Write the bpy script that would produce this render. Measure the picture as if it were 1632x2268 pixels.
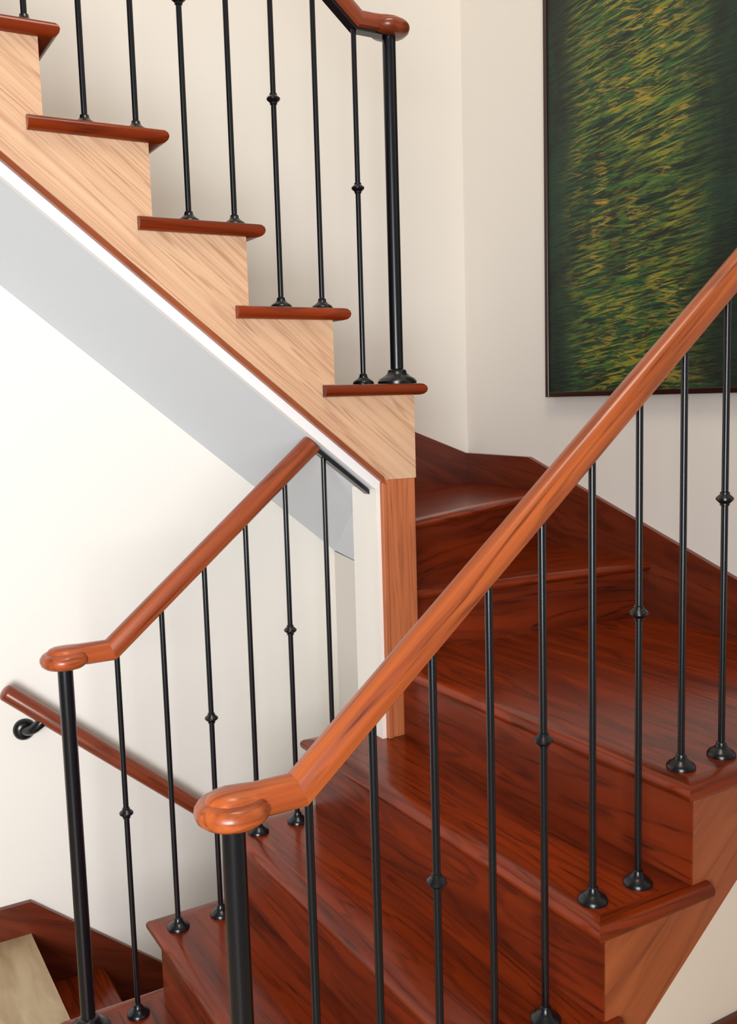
import bpy, bmesh, math, random
from mathutils import Vector, Matrix
random.seed(7)
for o in list(bpy.data.objects):
    bpy.data.objects.remove(o)
SC = bpy.context.scene
COL = SC.collection

# ------------------------------------------------------------------ camera
F_PX, W_PX, H_PX = 2141.76, 1632.0, 2268.0
YAW, PITCH, ROLL = -0.52928, -0.11714, -0.02884
CAM_POS = Vector((-0.42916, -1.23244, 1.67437))
fwd = Vector((-math.sin(YAW) * math.cos(PITCH), math.cos(YAW) * math.cos(PITCH), math.sin(PITCH)))
rgt = Vector((math.cos(YAW), math.sin(YAW), 0))
up = rgt.cross(fwd)
R_ = math.cos(ROLL) * rgt + math.sin(ROLL) * up
U_ = -math.sin(ROLL) * rgt + math.cos(ROLL) * up
cam = bpy.data.cameras.new('camera')
cam.sensor_fit = 'VERTICAL'
cam.sensor_height = 36.0
cam.lens = F_PX / H_PX * 36.0
cam.clip_start = 0.02
camo = bpy.data.objects.new('camera', cam)
COL.objects.link(camo)
camo.matrix_world = Matrix((
    (R_.x, U_.x, -fwd.x, CAM_POS.x),
    (R_.y, U_.y, -fwd.y, CAM_POS.y),
    (R_.z, U_.z, -fwd.z, CAM_POS.z),
    (0, 0, 0, 1)))
SC.camera = camo

# ------------------------------------------------------------------ world, lights, exposure
wd = bpy.data.worlds.new('world')
SC.world = wd
wd.use_nodes = True
wd.node_tree.nodes['Background'].inputs[0].default_value = (0.98, 0.98, 1.0, 1)
wd.node_tree.nodes['Background'].inputs[1].default_value = 0.25


def area(name, loc, target, sx, sy, power, col):
    l = bpy.data.lights.new(name, 'AREA')
    l.shape = 'RECTANGLE'
    l.size, l.size_y = sx, sy
    l.energy = power
    l.color = col
    o = bpy.data.objects.new(name, l)
    COL.objects.link(o)
    o.location = loc
    o.rotation_euler = (Vector(target) - Vector(loc)).to_track_quat('-Z', 'Y').to_euler()
    return o


k1 = area('low_window_light', (-1.75, -2.5, 1.35), (0.0, 1.9, 1.35), 1.5, 1.5, 58, (0.94, 0.97, 1.0))
k1.data.spread = math.radians(85)
area('south_soft_light', (-2.3, -3.1, 2.8), (0.9, 1.9, 1.8), 2.2, 2.0, 55, (0.98, 0.99, 1.0))  # unseen softbox added behind the camera; no window stands there
area('upstairs_lamp_light', (0.4, -0.2, 4.7), (0.9, 0.8, 2.0), 0.9, 0.9, 42, (1.0, 0.90, 0.76))
SC.view_settings.view_transform = 'Standard'
SC.view_settings.look = 'None'
SC.view_settings.gamma = 1
SC.view_settings.use_curve_mapping = False
SC.view_settings.exposure = -0.28


# ------------------------------------------------------------------ materials
def lin(c):
    out = []
    for v in c[:3]:
        v /= 255.0
        out.append(v / 12.92 if v <= 0.04045 else ((v + 0.055) / 1.055) ** 2.4)
    return (*out, 1.0)


def nodes_of(name):
    m = bpy.data.materials.new(name)
    m.use_nodes = True
    return m, m.node_tree, m.node_tree.nodes['Principled BSDF']


def wood(name, light, dark, pore, rough=0.3, coat=0.25, ring=0.55, cross=9.0, streak=14.0, freq=62.0, spec=0.4):
    """stained oak: the grain runs along the first axis of the 'grain' attribute"""
    m, nt, bs = nodes_of(name)
    N, L = nt.nodes.new, nt.links.new
    at = N('ShaderNodeAttribute'); at.attribute_name = 'grain'
    mp = N('ShaderNodeMapping'); mp.inputs['Scale'].default_value = (1.1, cross, cross)
    L(at.outputs['Vector'], mp.inputs['Vector'])
    n1 = N('ShaderNodeTexNoise'); n1.inputs['Scale'].default_value = 1.0
    n1.inputs['Detail'].default_value = 2.5; n1.inputs['Roughness'].default_value = 0.45
    n1.inputs['Distortion'].default_value = 0.35
    L(mp.outputs[0], n1.inputs['Vector'])
    mul = N('ShaderNodeMath'); mul.operation = 'MULTIPLY'; mul.inputs[1].default_value = freq
    L(n1.outputs['Fac'], mul.inputs[0])
    sn = N('ShaderNodeMath'); sn.operation = 'SINE'
    L(mul.outputs[0], sn.inputs[0])
    rr = N('ShaderNodeMapRange'); rr.inputs['From Min'].default_value = 0.1; rr.inputs['From Max'].default_value = 1.0
    rr.interpolation_type = 'SMOOTHSTEP'
    L(sn.outputs[0], rr.inputs['Value'])
    mp2 = N('ShaderNodeMapping'); mp2.inputs['Scale'].default_value = (7.0, 170.0, 170.0)
    L(at.outputs['Vector'], mp2.inputs['Vector'])
    n2 = N('ShaderNodeTexNoise'); n2.inputs['Scale'].default_value = 1.0; n2.inputs['Detail'].default_value = 3.0
    L(mp2.outputs[0], n2.inputs['Vector'])
    pr = N('ShaderNodeMapRange'); pr.inputs['From Min'].default_value = 0.5; pr.inputs['From Max'].default_value = 0.72
    L(n2.outputs['Fac'], pr.inputs['Value'])
    mp3 = N('ShaderNodeMapping'); mp3.inputs['Scale'].default_value = (1.5, streak, streak)
    L(at.outputs['Vector'], mp3.inputs['Vector'])
    n3 = N('ShaderNodeTexNoise'); n3.inputs['Scale'].default_value = 1.0; n3.inputs['Detail'].default_value = 4.0
    L(mp3.outputs[0], n3.inputs['Vector'])
    mx1 = N('ShaderNodeMix'); mx1.data_type = 'RGBA'
    mx1.inputs['A'].default_value = lin(light); mx1.inputs['B'].default_value = lin(dark)
    cr = N('ShaderNodeMapRange'); cr.inputs['From Min'].default_value = 0.3; cr.inputs['From Max'].default_value = 0.72
    L(n3.outputs['Fac'], cr.inputs['Value'])
    L(cr.outputs[0], mx1.inputs['Factor'])
    # ring lines
    pm = N('ShaderNodeMath'); pm.operation = 'MULTIPLY'
    L(rr.outputs[0], pm.inputs[0]); pm.inputs[1].default_value = ring
    pa = N('ShaderNodeMath'); pa.operation = 'MULTIPLY'
    ps = N('ShaderNodeMath'); ps.operation = 'MULTIPLY_ADD'
    L(pr.outputs[0], ps.inputs[0]); ps.inputs[1].default_value = 0.75; ps.inputs[2].default_value = 0.35
    L(pm.outputs[0], pa.inputs[0]); L(ps.outputs[0], pa.inputs[1])
    mx2 = N('ShaderNodeMix'); mx2.data_type = 'RGBA'
    L(mx1.outputs['Result'], mx2.inputs['A']); mx2.inputs['B'].default_value = lin(pore)
    L(pa.outputs[0], mx2.inputs['Factor'])
    oi = N('ShaderNodeObjectInfo')
    vr = N('ShaderNodeMapRange'); vr.inputs['To Min'].default_value = 0.88; vr.inputs['To Max'].default_value = 1.12
    L(oi.outputs['Random'], vr.inputs['Value'])
    hs = N('ShaderNodeHueSaturation')
    L(vr.outputs[0], hs.inputs['Value']); L(mx2.outputs['Result'], hs.inputs['Color'])
    L(hs.outputs[0], bs.inputs['Base Color'])
    bs.inputs['Roughness'].default_value = rough
    bs.inputs['Coat Weight'].default_value = coat
    bs.inputs['Specular IOR Level'].default_value = spec
    bs.inputs['Coat Roughness'].default_value = 0.12
    bp = N('ShaderNodeBump'); bp.inputs['Strength'].default_value = 0.05; bp.inputs['Distance'].default_value = 0.002
    L(pa.outputs[0], bp.inputs['Height']); L(bp.outputs[0], bs.inputs['Normal'])
    return m


def paint(name, c, rough=0.7):
    m, nt, bs = nodes_of(name)
    N, L = nt.nodes.new, nt.links.new
    bs.inputs['Base Color'].default_value = lin(c)
    bs.inputs['Roughness'].default_value = rough
    bs.inputs['Specular IOR Level'].default_value = 0.3
    tc = N('ShaderNodeTexCoord')
    n = N('ShaderNodeTexNoise'); n.inputs['Scale'].default_value = 260; n.inputs['Detail'].default_value = 2
    L(tc.outputs['Object'], n.inputs['Vector'])
    b = N('ShaderNodeBump'); b.inputs['Strength'].default_value = 0.04; b.inputs['Distance'].default_value = 0.002
    L(n.outputs['Fac'], b.inputs['Height']); L(b.outputs[0], bs.inputs['Normal'])
    return m


def iron():
    m, nt, bs = nodes_of('black_iron')
    N, L = nt.nodes.new, nt.links.new
    bs.inputs['Base Color'].default_value = lin((12, 14, 19))
    bs.inputs['Roughness'].default_value = 0.25
    bs.inputs['Specular IOR Level'].default_value = 0.5
    tc = N('ShaderNodeTexCoord')
    n = N('ShaderNodeTexNoise'); n.inputs['Scale'].default_value = 300
    L(tc.outputs['Object'], n.inputs['Vector'])
    b = N('ShaderNodeBump'); b.inputs['Strength'].default_value = 0.06; b.inputs['Distance'].default_value = 0.001
    L(n.outputs['Fac'], b.inputs['Height']); L(b.outputs[0], bs.inputs['Normal'])
    return m


def stone():
    m, nt, bs = nodes_of('pale_floor')
    N, L = nt.nodes.new, nt.links.new
    tc = N('ShaderNodeTexCoord')
    mp = N('ShaderNodeMapping'); mp.inputs['Scale'].default_value = (14, 3, 3)
    L(tc.outputs['Object'], mp.inputs['Vector'])
    n = N('ShaderNodeTexNoise'); n.inputs['Scale'].default_value = 1.6; n.inputs['Detail'].default_value = 6
    n.inputs['Distortion'].default_value = 0.6
    L(mp.outputs[0], n.inputs['Vector'])
    r = N('ShaderNodeValToRGB')
    r.color_ramp.elements[0].position = 0.3; r.color_ramp.elements[0].color = lin((164, 138, 104))
    r.color_ramp.elements[1].position = 0.7; r.color_ramp.elements[1].color = lin((190, 168, 132))
    L(n.outputs['Fac'], r.inputs['Fac']); L(r.outputs[0], bs.inputs['Base Color'])
    bs.inputs['Roughness'].default_value = 0.35
    return m


def canvas_mat():
    """abstract painting: dark green ground, ochre and yellow-green brush strokes gathered in vertical drifts"""
    m, nt, bs = nodes_of('painted_canvas')
    N, L = nt.nodes.new, nt.links.new
    tc = N('ShaderNodeTexCoord')          # object: x = across (0..width), z = height
    def noise(scale, detail=4, dist=0.0, rot=0.0, rough=0.5):
        m1 = N('ShaderNodeMapping'); m1.inputs['Rotation'].default_value = (rot, 0, 0)
        L(tc.outputs['Object'], m1.inputs['Vector'])
        mp = N('ShaderNodeMapping'); mp.inputs['Scale'].default_value = scale
        L(m1.outputs[0], mp.inputs['Vector'])
        n = N('ShaderNodeTexNoise'); n.inputs['Scale'].default_value = 1
        n.inputs['Detail'].default_value = detail; n.inputs['Distortion'].default_value = dist
        n.inputs['Roughness'].default_value = rough
        L(mp.outputs[0], n.inputs['Vector'])
        return n.outputs['Fac']
    def rng(v, a, b, c=0.0, d=1.0):
        r = N('ShaderNodeMapRange'); r.inputs['From Min'].default_value = a; r.inputs['From Max'].default_value = b
        r.inputs['To Min'].default_value = c; r.inputs['To Max'].default_value = d
        r.interpolation_type = 'SMOOTHSTEP'
        L(v, r.inputs['Value']); return r.outputs[0]
    def mth(op, a, b):
        k = N('ShaderNodeMath'); k.operation = op
        for i, v in enumerate((a, b)):
            if isinstance(v, (int, float)): k.inputs[i].default_value = v
            else: L(v, k.inputs[i])
        return k.outputs[0]
    def mix(f, a, b):
        k = N('ShaderNodeMix'); k.data_type = 'RGBA'
        L(f, k.inputs['Factor'])
        for key, v in (('A', a), ('B', b)):
            if isinstance(v, tuple): k.inputs[key].default_value = v
            else: L(v, k.inputs[key])
        return k.outputs['Result']
    sx = N('ShaderNodeSeparateXYZ'); L(tc.outputs['Object'], sx.inputs[0])
    Y = sx.outputs['Y']                   # 0 at the left edge, negative to the right (towards the viewer's right)
    # vertical drifts: bright in the middle band, dark at both sides
    left = rng(Y, -0.03, -0.26); right = rng(Y, -0.74, -0.50)
    band = mth('MULTIPLY', left, right)
    big = noise((0, 6.0, 3.2), 3, 1.0)
    drift = mth('MULTIPLY', band, rng(big, 0.34, 0.58, 0.25, 1.0))
    st1 = noise((0, 8, 90), 4, 1.0, 0.13, 0.6)
    st2 = noise((0, 9, 80), 4, 1.0, -0.16, 0.6)
    st3 = noise((0, 7, 70), 4, 1.4, 0.05, 0.65)
    patch = rng(noise((0, 7, 5), 3, 1.0, 0.3), 0.42, 0.62)
    base = mix(rng(noise((0, 6, 3), 4, 0.5), 0.35, 0.65), lin((14, 28, 22)), lin((24, 54, 38)))
    c1 = mix(mth('MULTIPLY', rng(st3, 0.45, 0.60), mth('ADD', mth('MULTIPLY', band, 0.8), 0.08)), base, lin((56, 104, 46)))
    c2 = mix(mth('MULTIPLY', rng(st1, 0.48, 0.60), drift), c1, lin((138, 134, 40)))
    c3 = mix(mth('MULTIPLY', mth('MULTIPLY', rng(st2, 0.52, 0.61), drift), patch), c2, lin((172, 138, 52)))
    c4 = mix(mth('MULTIPLY', rng(noise((0, 10, 110), 3, 0.8, 0.05), 0.54, 0.66), 0.75), c3, lin((20, 28, 20)))
    L(c4, bs.inputs['Base Color'])
    bs.inputs['Roughness'].default_value = 0.55
    b = N('ShaderNodeBump'); b.inputs['Strength'].default_value = 0.35; b.inputs['Distance'].default_value = 0.004
    L(mth('ADD', st1, st2), b.inputs['Height']); L(b.outputs[0], bs.inputs['Normal'])
    return m


M_TREAD = wood('oak_tread', (142, 51, 13), (92, 29, 7), (52, 14, 4), 0.22, 0.04, 0.8, spec=0.3)
M_RISER = wood('oak_riser', (134, 48, 16), (88, 28, 9), (48, 13, 6), 0.34, 0.04, 0.8, spec=0.25)
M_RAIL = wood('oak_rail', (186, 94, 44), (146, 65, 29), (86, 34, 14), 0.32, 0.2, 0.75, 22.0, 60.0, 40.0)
M_RAIL_L = wood('oak_rail_dimmed', (166, 80, 40), (132, 57, 27), (80, 32, 14), 0.32, 0.2, 0.75, 22.0, 60.0, 40.0)  # left rail: same oak, its dimmer lighting painted into the colour
M_RAIL_D = wood('oak_rail_shaded', (146, 64, 32), (114, 46, 22), (70, 26, 12), 0.3, 0.2, 0.75, 22.0, 60.0, 40.0)  # upper and wall rails: same oak, darkened in colour for their shade
M_SKIRT = wood('oak_skirt', (122, 50, 26), (88, 34, 18), (54, 18, 10), 0.35, 0.2, 0.6)
M_PALE = wood('oak_pale', (206, 169, 136), (190, 147, 115), (150, 102, 76), 0.45, 0.1, 0.75, 30.0, 80.0, 50.0)
M_POST = wood('oak_post', (206, 122, 76), (186, 102, 60), (136, 70, 40), 0.45, 0.1, 0.6, 24.0, 50.0, 40.0)
M_STRING = wood('oak_stringer', (166, 88, 48), (134, 64, 34), (92, 40, 22), 0.34, 0.2, 0.6)
M_FRAME = wood('frame_mahogany', (56, 22, 16), (40, 14, 12), (22, 8, 8), 0.35, 0.2, 0.4)
M_WALL = paint('wall_paint', (238, 232, 223))
M_CEIL = paint('ceiling_paint', (240, 236, 228))
M_SOFFIT = paint('soffit_paint_cool_lit', (220, 226, 232))  # cool daylight under the flight is put into this paint colour
M_WARM_LIT = paint('wall_paint_warm_lit', (246, 230, 212))  # wall paint brightened and warmed, standing in for light that misses this wall
M_WHITE = paint('trim_white', (240, 238, 236))
M_IRON = iron()
M_FLOOR = stone()
M_CANVAS = canvas_mat()


# ------------------------------------------------------------------ mesh helpers
def link(name, bm, mat, parent=None, grain=None, smooth=False):
    bmesh.ops.remove_doubles(bm, verts=bm.verts, dist=1e-6)
    bmesh.ops.recalc_face_normals(bm, faces=bm.faces)
    me = bpy.data.meshes.new(name)
    bm.to_mesh(me)
    bm.free()
    me.materials.append(mat)
    if grain is not None:
        u = Vector(grain).normalized()
        a = Vector((0, 0, 1)) if abs(u.z) < 0.7 else Vector((0, 1, 0))
        v = u.cross(a).normalized()
        w = u.cross(v)
        off = Vector((random.uniform(-20, 20), random.uniform(-5, 5), random.uniform(-5, 5)))
        at = me.attributes.new('grain', 'FLOAT_VECTOR', 'POINT')
        for i, vt in enumerate(me.vertices):
            at.data[i].vector = (vt.co.dot(u) + off.x, vt.co.dot(v) + off.y, vt.co.dot(w) + off.z)
    if smooth:
        me.polygons.foreach_set('use_smooth', [True] * len(me.polygons))
        me.set_sharp_from_angle(angle=math.radians(35))
    o = bpy.data.objects.new(name, me)
    COL.objects.link(o)
    if parent is not None:
        o.parent = parent
        P = Vector((0, 0, 0))
        q = parent
        while q is not None:
            P += Vector(q.location)
            q = q.parent
        o.location = -P          # meshes are written in world coordinates
        # move the origin to the part itself
        c = sum((v.co for v in me.vertices), Vector()) / max(1, len(me.vertices))
        me.transform(Matrix.Translation(-c))
        o.location = c - P
    return o


def struct(name, bm, mat, **k):
    o = link(name, bm, mat, **k)
    o['kind'] = 'structure'
    return o


def thing(name, label, cat, loc, group=None):
    o = bpy.data.objects.new(name, None)
    COL.objects.link(o)
    o.location = loc
    o.empty_display_size = 0.1
    o['label'] = label
    o['category'] = cat
    if group:
        o['group'] = group
    return o


def add_box(bm, x0, x1, y0, y1, z0, z1):
    vs = [bm.verts.new(p) for p in [(x0, y0, z0), (x1, y0, z0), (x1, y1, z0), (x0, y1, z0),
                                    (x0, y0, z1), (x1, y0, z1), (x1, y1, z1), (x0, y1, z1)]]
    for f in [(0, 3, 2, 1), (4, 5, 6, 7), (0, 1, 5, 4), (1, 2, 6, 5), (2, 3, 7, 6), (3, 0, 4, 7)]:
        bm.faces.new([vs[i] for i in f])


def box(*a):
    bm = bmesh.new()
    add_box(bm, *a)
    return bm


def add_prism(bm, pts, axis, d0, d1):
    """pts: 2D polygon; axis 'y' -> (x,z) polygon, 'z' -> (x,y) polygon, 'x' -> (y,z) polygon"""
    def P(a, b, d):
        return {'y': (a, d, b), 'z': (a, b, d), 'x': (d, a, b)}[axis]
    A = [bm.verts.new(P(a, b, d0)) for a, b in pts]
    B = [bm.verts.new(P(a, b, d1)) for a, b in pts]
    n = len(pts)
    bm.faces.new(A)
    bm.faces.new(list(reversed(B)))
    for i in range(n):
        bm.faces.new([A[i], B[i], B[(i + 1) % n], A[(i + 1) % n]])


def prism(pts, axis, d0, d1):
    bm = bmesh.new()
    add_prism(bm, pts, axis, d0, d1)
    return bm


def bevel(bm, w, seg=1):
    bmesh.ops.remove_doubles(bm, verts=bm.verts, dist=1e-6)
    bmesh.ops.bevel(bm, geom=list(bm.edges), offset=w, segments=seg, affect='EDGES', clamp_overlap=True)
    return bm


def loft(bm, rings, cap=True):
    R = [[bm.verts.new(p) for p in r] for r in rings]
    n = len(R[0])
    for a, b in zip(R, R[1:]):
        for i in range(n):
            bm.faces.new([a[i], a[(i + 1) % n], b[(i + 1) % n], b[i]])
    if cap:
        bm.faces.new(R[0])
        bm.faces.new(list(reversed(R[-1])))


def add_lathe(bm, prof, c, axis=Vector((0, 0, 1)), n=20):
    """prof: (radius, height) pairs from bottom to top about axis through c"""
    ax = Vector(axis).normalized()
    a = Vector((1, 0, 0)) if abs(ax.x) < 0.8 else Vector((0, 1, 0))
    e1 = ax.cross(a).normalized()
    e2 = ax.cross(e1)
    c = Vector(c)
    rings = []
    for r, h in prof:
        rings.append([c + ax * h + (e1 * math.cos(2 * math.pi * i / n) + e2 * math.sin(2 * math.pi * i / n)) * max(r, 1e-4)
                      for i in range(n)])
    loft(bm, rings)


def lathe(prof, c, axis=Vector((0, 0, 1)), n=20):
    bm = bmesh.new()
    add_lathe(bm, prof, c, axis, n)
    return bm


# ------------------------------------------------------------------ dimensions (metres)
RISE, GO = 0.19, 0.22532
SL = RISE / GO
Y_RE, Y_LE = -0.0815, 1.063          # ends of the lower flight's treads
Y_R, Y_L, Y_U = 0.0, 0.981, 0.972    # baluster rows: near, left, upper
XE, YN = 1.855, 1.88                 # east and north wall faces
XB, Y_BE, Y_BS = 1.0127, 0.903, 0.925   # upper flight: first nosing, tread ends, stringer face
TH = 0.03                            # tread thickness
OV = 0.042                           # nosing overhang, upper flight
OVA = 0.030                          # nosing overhang, lower flight
X_POST0, X_POST1 = 0.876, 0.979
FL_X = 0.082                         # floor edge above the descending flight


# half-round nosing profile: (inset from the edge, height under the tread top)
def nose_profile(w):
    r = TH / 2
    pts = [(w, 0.0)]
    for k in range(7):
        a = math.pi / 2 - math.pi * k / 6
        pts.append((r - r * math.cos(a), -(r - r * math.sin(a))))
    pts.append((w, -TH))
    return pts


NW = 0.042


def tread_set(parent, z, xf, xb, yr, yl, sgn=1, ret_r=True, ret_l=True, name='tread'):
    """straight tread: nosing at xf, back at xb (sgn: +1 climbs to +x, -1 climbs to -x)"""
    prof = nose_profile(NW)
    y0 = yr + (NW if ret_r else 0)
    y1 = yl - (NW if ret_l else 0)
    xa, xc = xf + sgn * NW, xb
    bm = box(min(xa, xc), max(xa, xc), y0, y1, z - TH, z)
    t = link(name, bm, M_TREAD, parent, (0, 1, 0))
    # front nosing, mitred into the returns
    rings = []
    rings.append([(xf + sgn * o, yr + (o if ret_r else 0), z + h) for o, h in prof])
    rings.append([(xf + sgn * o, yl - (o if ret_l else 0), z + h) for o, h in prof])
    bm = bmesh.new(); loft(bm, rings)
    link('nosing', bm, M_TREAD, t, (0, 1, 0), True)
    for flag, ye, s in ((ret_r, yr, 1), (ret_l, yl, -1)):
        if not flag:
            continue
        back = xb + sgn * 0.035
        rings = [[(xf + sgn * o, ye + s * o, z + h) for o, h in prof],
                 [(back, ye + s * o, z + h) for o, h in prof]]
        bm = bmesh.new(); loft(bm, rings)
        link('return_nosing', bm, M_TREAD, t, (1, 0, 0), True)
    return t


def winder(parent, z, poly, a, b):
    """winder tread: polygon in plan, nosing along a-b (front edge points, a at the post)"""
    a, b = Vector((*a, 0)), Vector((*b, 0))
    d = (b - a).normalized()
    nrm = Vector((-d.y, d.x, 0))          # inwards
    P = [(a + nrm * NW).to_2d(), (b + nrm * NW).to_2d()] + [Vector(p) for p in poly]
    t = link('tread', prism([(p.x, p.y) for p in P], 'z', z - TH, z), M_TREAD, parent, d)
    prof = nose_profile(NW)
    bm = bmesh.new()
    loft(bm, [[(a + nrm * o + Vector((0, 0, z + h))) for o, h in prof],
              [(b + nrm * o + Vector((0, 0, z + h))) for o, h in prof]])
    link('nosing', bm, M_TREAD, t, d, True)
    # riser below
    ra, rb = a + nrm * OV * 0.8, b + nrm * OV * 0.8
    q = [ra, rb, rb + nrm * 0.02, ra + nrm * 0.02]
    link('riser', prism([(p.x, p.y) for p in q], 'z', z - RISE - 0.002, z - TH), M_RISER, parent, d)
    return t


# ------------------------------------------------------------------ the setting
bm = bmesh.new()
add_box(bm, -3.6, 2.0, -4.2, 1.04, -0.06, 0.0)
add_box(bm, -3.6, FL_X, 1.04, YN, -0.06, 0.0)
struct('floor', bm, M_FLOOR)
struct('ceiling', box(-3.6, 2.0, -4.2, 2.0, 5.0, 5.1), M_CEIL)
struct('wall_north', box(-3.6, 1.98, YN, YN + 0.12, -2.6, 5.0), M_WALL)
struct('wall_east', box(XE, XE + 0.12, -4.2, YN, -2.6, 5.0), M_WALL)

# wall under the near side of the lower flight, set back, with its baseboard
Y_SW = 0.282
zS = lambda x: 0.19 + SL * x - 0.34           # lower edge of the near stringer
struct('wall_south', prism([(0.12, 0.0), (XE, 0.0), (XE, 0.86), (1.2, 0.86), (0.18, 0.0)], 'y', Y_SW + 0.012, Y_SW + 0.10), M_WARM_LIT)
struct('baseboard_south', bevel(box(0.2, XE, Y_SW - 0.004, Y_SW + 0.012, 0.0, 0.1), 0.003), M_SKIRT, grain=(1, 0, 0))

# inner wall: pillar below the upper flight and the walls round the descending stair well
bm = bmesh.new()
add_box(bm, 0.862, X_POST0, Y_BS + 0.008, Y_BS + 0.021, 0.76, 1.4359)
add_box(bm, 0.862, X_POST1 - 0.002, Y_BS + 0.021, Y_BS + 0.031, 0.76, 1.4359)
add_box(bm, 0.862, X_POST1 - 0.002, Y_BS + 0.031, 1.06, 0.76, 1.455)
add_box(bm, 0.862, 1.24, 1.03, 1.062, -2.6, 0.75)
add_prism(bm, [(0.1, -2.6), (0.862, -2.6), (0.862, 0.5), (0.30, 0.04), (0.1, -0.06)], 'y', 1.0, 1.04)
dq = [(1.24, YN), (1.29, YN), (1.04, 1.08), (0.985, 1.08)]
dt = [1.117, 1.117, 1.165, 1.165]
lo = [bm.verts.new((x, y, -2.6)) for x, y in dq]
hi = [bm.verts.new((x, y, z)) for (x, y), z in zip(dq, dt)]
bm.faces.new(lo); bm.faces.new(hi)
for i in range(4):
    bm.faces.new([lo[i], lo[(i + 1) % 4], hi[(i + 1) % 4], hi[i]])
struct('wall_inner', bm, M_WALL)

# baseboards and wall strings
bm = bmesh.new()
zc = lambda x: 0.105 - SL * (x - 0.09)
add_prism(bm, [(-3.6, 0.0), (FL_X, 0.0), (FL_X, -0.42), (1.2, zc(1.2) - 0.66), (1.2, zc(1.2)), (0.09, 0.105), (-3.6, 0.105)], 'y', YN - 0.02, YN)
struct('baseboard_north', bm, M_SKIRT, grain=(1, 0, -0.5))
bm = bmesh.new()
add_prism(bm, [(YN, 1.2), (YN, 1.448), (1.49, 1.446), (-0.35, 0.81), (-0.6, 0.80), (-0.6, 0.70), (0.0, 0.72), (0.9, 0.93)], 'x', XE - 0.018, XE)
struct('baseboard_east', bm, M_SKIRT, grain=(0, 1, 0.2))
bm = bmesh.new()
add_prism(bm, [(XE - 0.018, 1.30), (XE - 0.018, 1.448), (1.60, 1.540), (1.10, 1.80), (-0.5, 1.80 + SL * 1.6), (-0.5, 1.40 + SL * 1.6), (0.98, 1.40), (1.05, 1.325), (1.20, 1.30)], 'y', YN - 0.018, YN)
struct('trim_1', bm, M_SKIRT, grain=(1, 0, -0.5))

# ------------------------------------------------------------------ lower flight with winders
A = thing('stair_flight', 'dark red oak stair flight with winders rising right behind the nearest railing', 'staircase', (0.0, 0.5, 0.0))
for k in range(4):
    z = RISE * (k + 1)
    tread_set(A, z, GO * k, GO * (k + 1) + OVA, Y_RE, Y_LE)
    x = GO * k + OVA
    link('riser', box(x, x + 0.02, Y_RE + 0.0223, Y_LE - 0.0223, z - RISE, z - TH), M_RISER, A, (0, 1, 0))
ZE = RISE * 5 + 0.01
XEN = 0.896
link('riser', box(XEN + OVA, XEN + OVA + 0.02, Y_RE + 0.0223, Y_BS - 0.001, 4 * RISE, ZE - TH), M_RISER, A, (0, 1, 0))
t = link('tread', prism([(XEN + NW, Y_RE + NW), (XE - 0.018, Y_RE + NW), (XE - 0.018, 0.95), (X_POST1, 1.02), (X_POST1, Y_BS), (XEN + NW, Y_BS)],
                        'z', ZE - TH, ZE), M_TREAD, A, (0, 1, 0))
prof = nose_profile(NW)
bm = bmesh.new()
loft(bm, [[(XEN + o, Y_RE + o, ZE + h) for o, h in prof], [(XEN + o, Y_BS, ZE + h) for o, h in prof]])
link('nosing', bm, M_TREAD, t, (0, 1, 0), True)
bm = bmesh.new()
loft(bm, [[(XEN + o, Y_RE + o, ZE + h) for o, h in prof], [(XE - 0.018, Y_RE + o, ZE + h) for o, h in prof]])
link('return_nosing', bm, M_TREAD, t, (1, 0, 0), True)
# winders pivot on the post
XW, YW = XE - 0.018, YN - 0.018
px = X_POST1
ga = math.atan2(0.225, 0.49)
gy = 0.992 + (XW - px) * math.tan(ga)
winder(A, RISE * 6, [(XW, gy + 0.08), (px, 1.05)], (px, 0.985), (XW, 0.902))
winder(A, RISE * 7, [(XW, YW), (px + 0.46, YW), (px, 1.07)], (px, 0.992), (XW, gy))
ha = math.radians(57)
hx = px + (YW - 1.02) / math.tan(ha)
winder(A, RISE * 8, [(px - 0.04, YW), (px - 0.04, 1.07)], (px, 1.02), (hx, YW))
# stringers
def cut_stringer(nosings, zs, dirn, xend, low0, low1):
    pts = []
    for i, (xn, z) in enumerate(zip(nosings, zs)):
        xr = xn + dirn * (OVA + 0.004)
        zb = zs[i - 1] - TH if i else low0[1]
        pts.append((xr, zb))
        pts.append((xr, z - TH))
    pts.append((xend, zs[-1] - TH))
    pts.append(low1)
    pts.append(low0)
    return pts


nos = [GO * k for k in range(4)] + [XEN]
zz = [RISE * (k + 1) for k in range(4)] + [ZE]
pts = cut_stringer(nos, zz, 1, XE, (OVA + 0.004, 0.0), (XE, ZE - 0.2))
pts = pts[:-1] + [(1.10, ZE - 0.185), (0.19, 0.0)] + [(OVA + 0.004, 0.0)]
clean = []
for q in pts:
    if not clean or (abs(q[0] - clean[-1][0]) + abs(q[1] - clean[-1][1]) > 1e-5):
        clean.append(q)
if abs(clean[0][0] - clean[-1][0]) + abs(clean[0][1] - clean[-1][1]) < 1e-5:
    clean.pop()
O4 = OVA + 0.004
link('stringer', prism(clean, 'y', Y_RE + 0.022, Y_RE + 0.044), M_STRING, A, (GO, 0, RISE))
link('stringer', prism([(O4, 0.0), (O4, 0.16), (O4 + GO, 0.16), (O4 + GO, 0.35), (O4 + 2 * GO, 0.35), (O4 + 2 * GO, 0.54), (O4 + 3 * GO, 0.54),
            (O4 + 3 * GO, 0.73), (0.93, 0.73), (0.93, 0.50), (0.33, 0.0)], 'y', Y_LE - 0.044, Y_LE - 0.022), M_STRING, A, (GO, 0, RISE))
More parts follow.
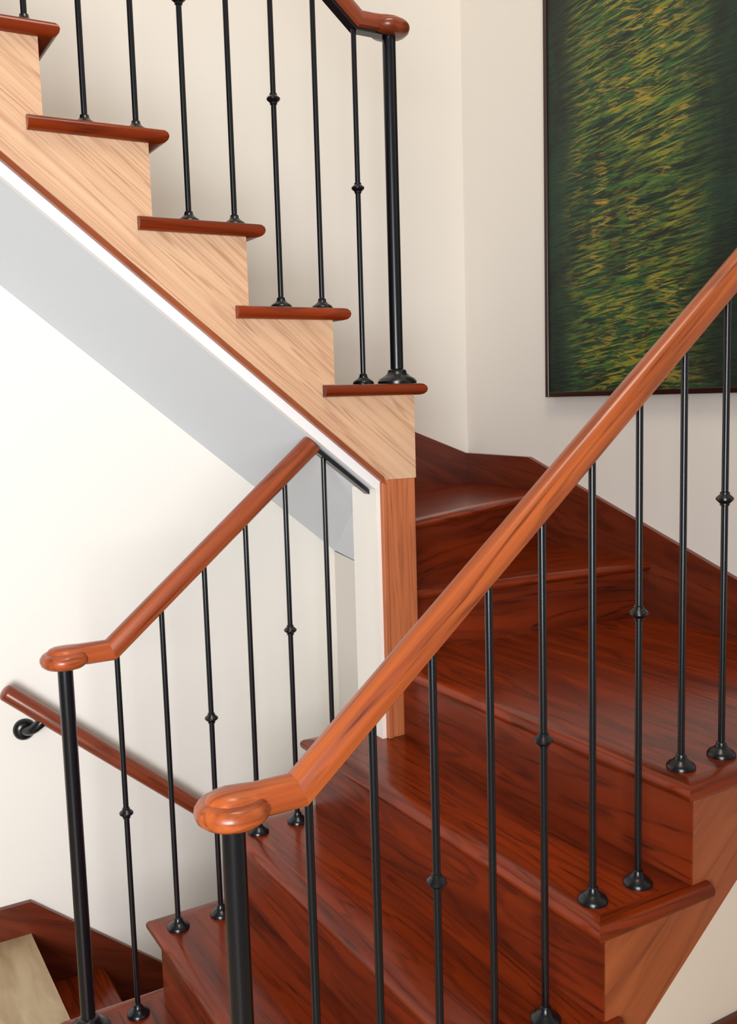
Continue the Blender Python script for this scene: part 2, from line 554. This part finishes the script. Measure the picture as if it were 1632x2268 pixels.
# plastered underside between the near stringer and the wall behind it
bm = prism([(0.19, 0.0), (0.21, 0.0), (1.11, ZE - 0.185), (XE, ZE - 0.19), (XE, ZE - 0.17), (1.10, ZE - 0.165)], 'y', Y_RE + 0.044, Y_SW + 0.10)
link('soffit', bm, M_WHITE, A)

# ------------------------------------------------------------------ upper flight
B = thing('stair_flight', 'upper stair flight climbing left with pale pinkish oak stringer over grey-white sloping soffit', 'staircase', (XB, 1.4, RISE * 8))
NB = 7
for k in range(NB):
    z = RISE * (9 + k)
    xf = XB - GO * k
    tread_set(B, z, xf, xf - GO - OV, Y_BE, YN - 0.018, -1, True, False)
    x = xf - OV
    link('riser', box(x - 0.02, x, Y_BS + 0.02, YN - 0.018, z - RISE, z - TH), M_RISER, B, (0, 1, 0))
zlow = lambda x: 1.453 + 0.812 * (0.878 - x)       # lower edge of the wooden stringer
xl = XB - GO * NB
nos = [XB - GO * k for k in range(NB)]
zz = [RISE * (9 + k) for k in range(NB)]
pts = []
for i, (xn, z) in enumerate(zip(nos, zz)):
    xr = xn - OV + (0.012 if i == 0 else 0.0)
    pts.append((xr, (zz[i - 1] - TH) if i else 1.4606))
    pts.append((xr, z - TH))
pts += [(xl, zz[-1] - TH), (xl, zlow(xl) + 0.016), (0.878, 1.4606)]
link('stringer', prism(pts, 'y', Y_BS, Y_BS + 0.02), M_PALE, B, (-GO, 0, RISE))
link('edge_moulding', prism([(0.883, zlow(0.878) - 0.004), (0.878, zlow(0.878) + 0.016), (xl, zlow(xl) + 0.016), (xl, zlow(xl))], 'y', Y_BS - 0.008, Y_BS + 0.02), M_STRING, B, (-GO, 0, RISE))
link('post_panel', bevel(box(X_POST0, X_POST1, Y_BS, Y_BS + 0.02, 4 * RISE, 1.4605), 0.0015), M_POST, B, (0, 0, 1))
link('edge_moulding', bevel(box(X_POST0 - 0.002, X_POST0 + 0.012, Y_BS - 0.006, Y_BS + 0.01, 4 * RISE, 1.455), 0.002), M_POST, B, (0, 0, 1))
# plaster: visible white edge under the moulding, then the sloping soffit
zw = lambda x: zlow(x) - 0.030
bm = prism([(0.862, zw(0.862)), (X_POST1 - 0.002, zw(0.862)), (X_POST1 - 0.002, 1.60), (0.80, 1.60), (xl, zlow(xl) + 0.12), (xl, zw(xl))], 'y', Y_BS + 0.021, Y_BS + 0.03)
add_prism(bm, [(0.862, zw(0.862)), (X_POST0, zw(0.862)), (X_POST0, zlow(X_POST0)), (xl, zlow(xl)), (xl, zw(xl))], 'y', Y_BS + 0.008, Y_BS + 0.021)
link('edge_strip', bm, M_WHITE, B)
bm = bmesh.new()
zf = lambda x: zw(0.862) + 0.832 * (0.862 - x)
PA, PB = (1.24, YN, zf(1.24)), (0.92, 1.13, zf(0.92))
PL = (0.985, 1.08, 1.165)
def tri_slab(bm, top, th=0.02):
    a = [bm.verts.new(p) for p in top]
    b = [bm.verts.new((p[0], p[1], p[2] + th)) for p in top]
    n = len(top)
    bm.faces.new(a); bm.faces.new(list(reversed(b)))
    for i in range(n):
        bm.faces.new([a[i], b[i], b[(i + 1) % n], a[(i + 1) % n]])
tri_slab(bm, [(xl, Y_BS + 0.02, zf(xl)), (xl, YN, zf(xl)), PA, PB, (0.862, Y_BS + 0.02, zf(0.862))])
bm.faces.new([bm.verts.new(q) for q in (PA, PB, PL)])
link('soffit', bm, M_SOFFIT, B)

# ------------------------------------------------------------------ descending flight
Cf = thing('stair_flight', 'shaded oak flight going down beside the pale floor at the bottom left', 'staircase', (FL_X, 1.45, 0.0))
for k in range(6):
    z = -RISE * (k + 1)
    xe = FL_X + GO * (k + 1)
    xr = FL_X - 0.0 + GO * k + (0.0 if k == 0 else -OV)
    # nosing faces downhill (+x): tread spans from the riser to its nosing
    tread_set(Cf, z, xe, xr - 0.0, 1.042, YN - 0.021, -1, False, False)
    link('riser', box(xr - 0.02, xr, 1.042, YN - 0.021, z, z + RISE - (0.062 if k == 0 else TH)), M_RISER, Cf, (0, 1, 0))

# ------------------------------------------------------------------ railings
RPROF = [(-0.0185, -0.0225), (0.0185, -0.0225), (0.0245, -0.018), (0.027, -0.008), (0.027, 0.002), (0.0232, 0.0075),
         (0.0215, 0.0125), (0.017, 0.0185), (0.0095, 0.0222), (0.0, 0.0235),
         (-0.0095, 0.0222), (-0.017, 0.0185), (-0.0215, 0.0125), (-0.0232, 0.0075), (-0.027, 0.002), (-0.027, -0.008), (-0.0245, -0.018)]


def rail_rings(path, y, prof, n0=None):
    """path: (x,z) polyline in a vertical plane; mitred sections"""
    rings = []
    P = [Vector(p) for p in path]
    for i, p in enumerate(P):
        t0 = (P[i] - P[i - 1]).normalized() if i else None
        t1 = (P[i + 1] - P[i]).normalized() if i < len(P) - 1 else None
        if t0 is None: t0 = t1
        if t1 is None: t1 = t0
        b = (t0 + t1).normalized()
        nrm = Vector((-b.y, b.x))
        if nrm.y < 0: nrm = -nrm
        k = 1.0 / max(0.3, b.dot(t1))
        rings.append([(p.x + nrm.x * h * k, y + w, p.y + nrm.y * h * k) for w, h in prof])
    return rings


def swept(path, y, prof):
    bm = bmesh.new()
    loft(bm, rail_rings(path, y, prof))
    return bm


CAP = [(0.030, -0.0265), (0.043, -0.024), (0.051, -0.0175), (0.0545, -0.008), (0.0535, -0.001), (0.049, 0.0055), (0.044, 0.009),
       (0.030, 0.0105), (0.0, 0.011)]
NOSE = [(-0.0395, 0.06, 0.3), (-0.0375, 0.40, 0.65), (-0.030, 0.95, 0.88), (-0.018, 1.38, 1.0), (0.0, 1.56, 1.03), (0.018, 1.42, 1.02), (0.034, 1.12, 1.0), (0.048, 1.0, 1.0)]
SHOE = [(0.0275, 0.0), (0.0275, 0.005), (0.024, 0.010), (0.016, 0.015), (0.011, 0.020), (0.0095, 0.027), (0.0065, 0.029)]
NSHOE = [(0.052, 0.0), (0.052, 0.007), (0.047, 0.014), (0.036, 0.020), (0.027, 0.027), (0.024, 0.036), (0.0172, 0.040)]
KNOT = [(0.0064, -0.014), (0.009, -0.0125), (0.009, -0.009), (0.0165, -0.002), (0.0165, 0.002), (0.009, 0.009), (0.009, 0.0125), (0.0064, 0.014)]
BR, NR = 0.0066, 0.0172


def railing(label, y, xn, zn, d, bend, zlevel, xend, b0, nb, zbase, zk, group=None, strip=False, rail=None, gap=GO / 2, knots=(1, 3, 5, 7, 9, 11, 13)):
    """d=+1 climbs to +x, -1 to -x; bend: x of the mitre; zlevel: centre height of the level part"""
    T = thing('stair_railing', label, 'railing', (xn, y, zn), group)
    slope = 0.833
    zr = lambda x: zlevel + slope * d * (x - bend)
    # sloping rail, its lower end cut on the mitre plane
    full = rail_rings([(bend - d * 0.05, zlevel), (bend, zlevel), (xend, zr(xend))], y, RPROF)
    bm = bmesh.new(); loft(bm, full[1:])
    link('handrail', bm, rail or M_RAIL, T, (d, 0, slope), True)
    # level fitting with the round cap over the newel
    lev = rail_rings([(xn + d * 0.048, zlevel), (bend, zlevel), (xend, zr(xend))], y, RPROF)[:2]
    head = [[(xn + d * o, y + w * kw, zlevel + (h * kh if h > 0 else max(h, -0.018) * kh)) for w, h in RPROF] for o, kw, kh in NOSE[:-1]]
    bm = bmesh.new(); loft(bm, head + lev)
    f = link('rail_fitting', bm, rail or M_RAIL, T, (1, 0, 0.05), True)
    link('newel_cap', lathe(CAP, (xn, y, zlevel), n=36), rail or M_RAIL, f, (1, 0.1, 0), True)
    nw = link('newel_post', lathe([(NR, 0.0), (NR, zlevel - zn - 0.024)], (xn, y, zn), n=24), M_IRON, T, None, True)
    link('base_collar', lathe(NSHOE, (xn, y, zn), n=28), M_IRON, nw, None, True)
    for i in range(1, nb + 1):
        x = b0 + d * (i - 1) * gap
        zb = zbase(i)
        zt = zr(x) - 0.024 if d * (x - bend) > 0 else zlevel - 0.021
        if d > 0 and x > xend:
            zt = zr(xend) - 0.006 - 0.86 * (x - xend)
        bl = link('baluster', lathe([(BR, 0.0), (BR, zt - zb)], (x, y, zb), n=12), M_IRON, T, None, True)
        link('base_shoe', lathe(SHOE, (x, y, zb), n=20), M_IRON, bl, None, True)
        if i in knots:
            link('knuckle', lathe(KNOT, (x, y, zk + (i - 1) * RISE / 2), n=20), M_IRON, bl, None, True)
    if strip:
        sp = [(-0.015, -0.029), (0.015, -0.029), (0.015, -0.0223), (-0.015, -0.0223)]
        link('metal_strip', swept([(xn, zlevel), (bend, zlevel), (xend, zr(xend))], y, sp), M_IRON, T)
    return T


zb_low2 = lambda i: ZE if i > 7 else RISE * (i // 2 + 1)
railing('nearest stair railing, thick orange oak handrail crossing the photo in front of the treads', Y_R, 0.055, RISE, 1, 0.157, 1.110, XE - 0.001,
        0.1745, 15, zb_low2, 0.7055)
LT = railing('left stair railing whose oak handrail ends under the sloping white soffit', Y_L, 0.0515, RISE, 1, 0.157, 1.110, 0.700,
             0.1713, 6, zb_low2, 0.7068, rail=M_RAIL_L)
# flat bar that carries the last baluster up to the soffit edge
bm = prism([(0.712, 1.540), (0.866, 1.418), (0.866, 1.430), (0.712, 1.553)], 'y', Y_L - 0.014, Y_L + 0.014)
link('mounting_bar', bm, M_IRON, LT)
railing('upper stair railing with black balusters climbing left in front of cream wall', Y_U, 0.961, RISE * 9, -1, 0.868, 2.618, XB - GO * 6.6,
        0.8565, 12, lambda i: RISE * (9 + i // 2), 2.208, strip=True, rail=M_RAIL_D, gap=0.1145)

# ------------------------------------------------------------------ wall handrail on the north wall
Wt = thing('wall_handrail', 'slim oak handrail on black bracket running down the white wall at lower left', 'handrail', (0.107, YN, 0.668))
yr = 1.815
def wr(x): return 0.805 - 0.868 * (x - 0.062)
x0, x1 = 0.050, 1.15
dv = Vector((x1 - x0, 0, wr(x1) - wr(x0)))
ax = dv.normalized()
n2 = Vector((-ax.z, 0, ax.x))
rings = []
for s, k in ((-0.006, 0.55), (-0.002, 0.86), (0.004, 1.0), (dv.length, 1.0)):
    c = Vector((x0, yr, wr(x0))) + ax * s
    rings.append([c + (Vector((0, 1, 0)) * math.cos(a) * 0.028 + n2 * math.sin(a) * 0.0265) * k
                  for a in [2 * math.pi * i / 20 for i in range(20)]])
bm = bmesh.new(); loft(bm, rings)
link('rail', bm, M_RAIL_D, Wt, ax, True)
xb = 0.108
br = link('bracket', lathe([(0.034, 0.0), (0.034, 0.008), (0.031, 0.014), (0.024, 0.019), (0.016, 0.022)], (xb, YN, 0.668), (0, -1, 0), 28), M_IRON, Wt, None, True)
P0, P1, P2 = Vector((xb, YN - 0.018, 0.668)), Vector((xb + 0.012, yr, 0.672)), Vector((xb + 0.045, yr, wr(xb + 0.045) - 0.024))
rings = []
for k in range(11):
    t = k / 10
    c = P0 * (1 - t) ** 2 + P1 * 2 * t * (1 - t) + P2 * t * t
    tg = ((P1 - P0) * (1 - t) + (P2 - P1) * t).normalized()
    e1 = tg.cross(Vector((1, 0.2, 0.1))).normalized(); e2 = tg.cross(e1)
    r = 0.0155 if k < 9 else 0.0165
    rings.append([c + (e1 * math.cos(a) + e2 * math.sin(a)) * r for a in [2 * math.pi * i / 14 for i in range(14)]])
bm = bmesh.new(); loft(bm, rings)
link('arm', bm, M_IRON, br, None, True)

# ------------------------------------------------------------------ painting on the east wall
PY0, PY1, PZ0, PZ1 = 1.375, 0.30, 1.660, 3.25
XF = XE - 0.034
Pt = thing('painting', 'tall abstract painting of green and ochre brush strokes in thin dark frame', 'painting', (XE, PY0, PZ0))
fw = 0.017
cv = link('canvas', box(XF + 0.006, XE - 0.006, PY1 + fw, PY0 - fw, PZ0 + fw, PZ1 - fw), M_CANVAS, Pt)
# origin of the canvas at its left edge, so that the brush-stroke drifts are laid out from there
me = cv.data
sh = Vector((0, (PY0 - PY1 - 2 * fw) / 2, 0))
me.transform(Matrix.Translation(-sh))
cv.location = Vector(cv.location) + sh
link('frame_side', bevel(box(XF, XE - 0.001, PY0 - fw, PY0, PZ0, PZ1), 0.002), M_FRAME, Pt, (0, 0, 1))
link('frame_side', bevel(box(XF, XE - 0.001, PY1, PY1 + fw, PZ0, PZ1), 0.002), M_FRAME, Pt, (0, 0, 1))
link('frame_side', bevel(box(XF, XE - 0.001, PY1 + fw, PY0 - fw, PZ0, PZ0 + fw), 0.002), M_FRAME, Pt, (0, 1, 0))
link('frame_side', bevel(box(XF, XE - 0.001, PY1 + fw, PY0 - fw, PZ1 - fw, PZ1), 0.002), M_FRAME, Pt, (0, 1, 0))
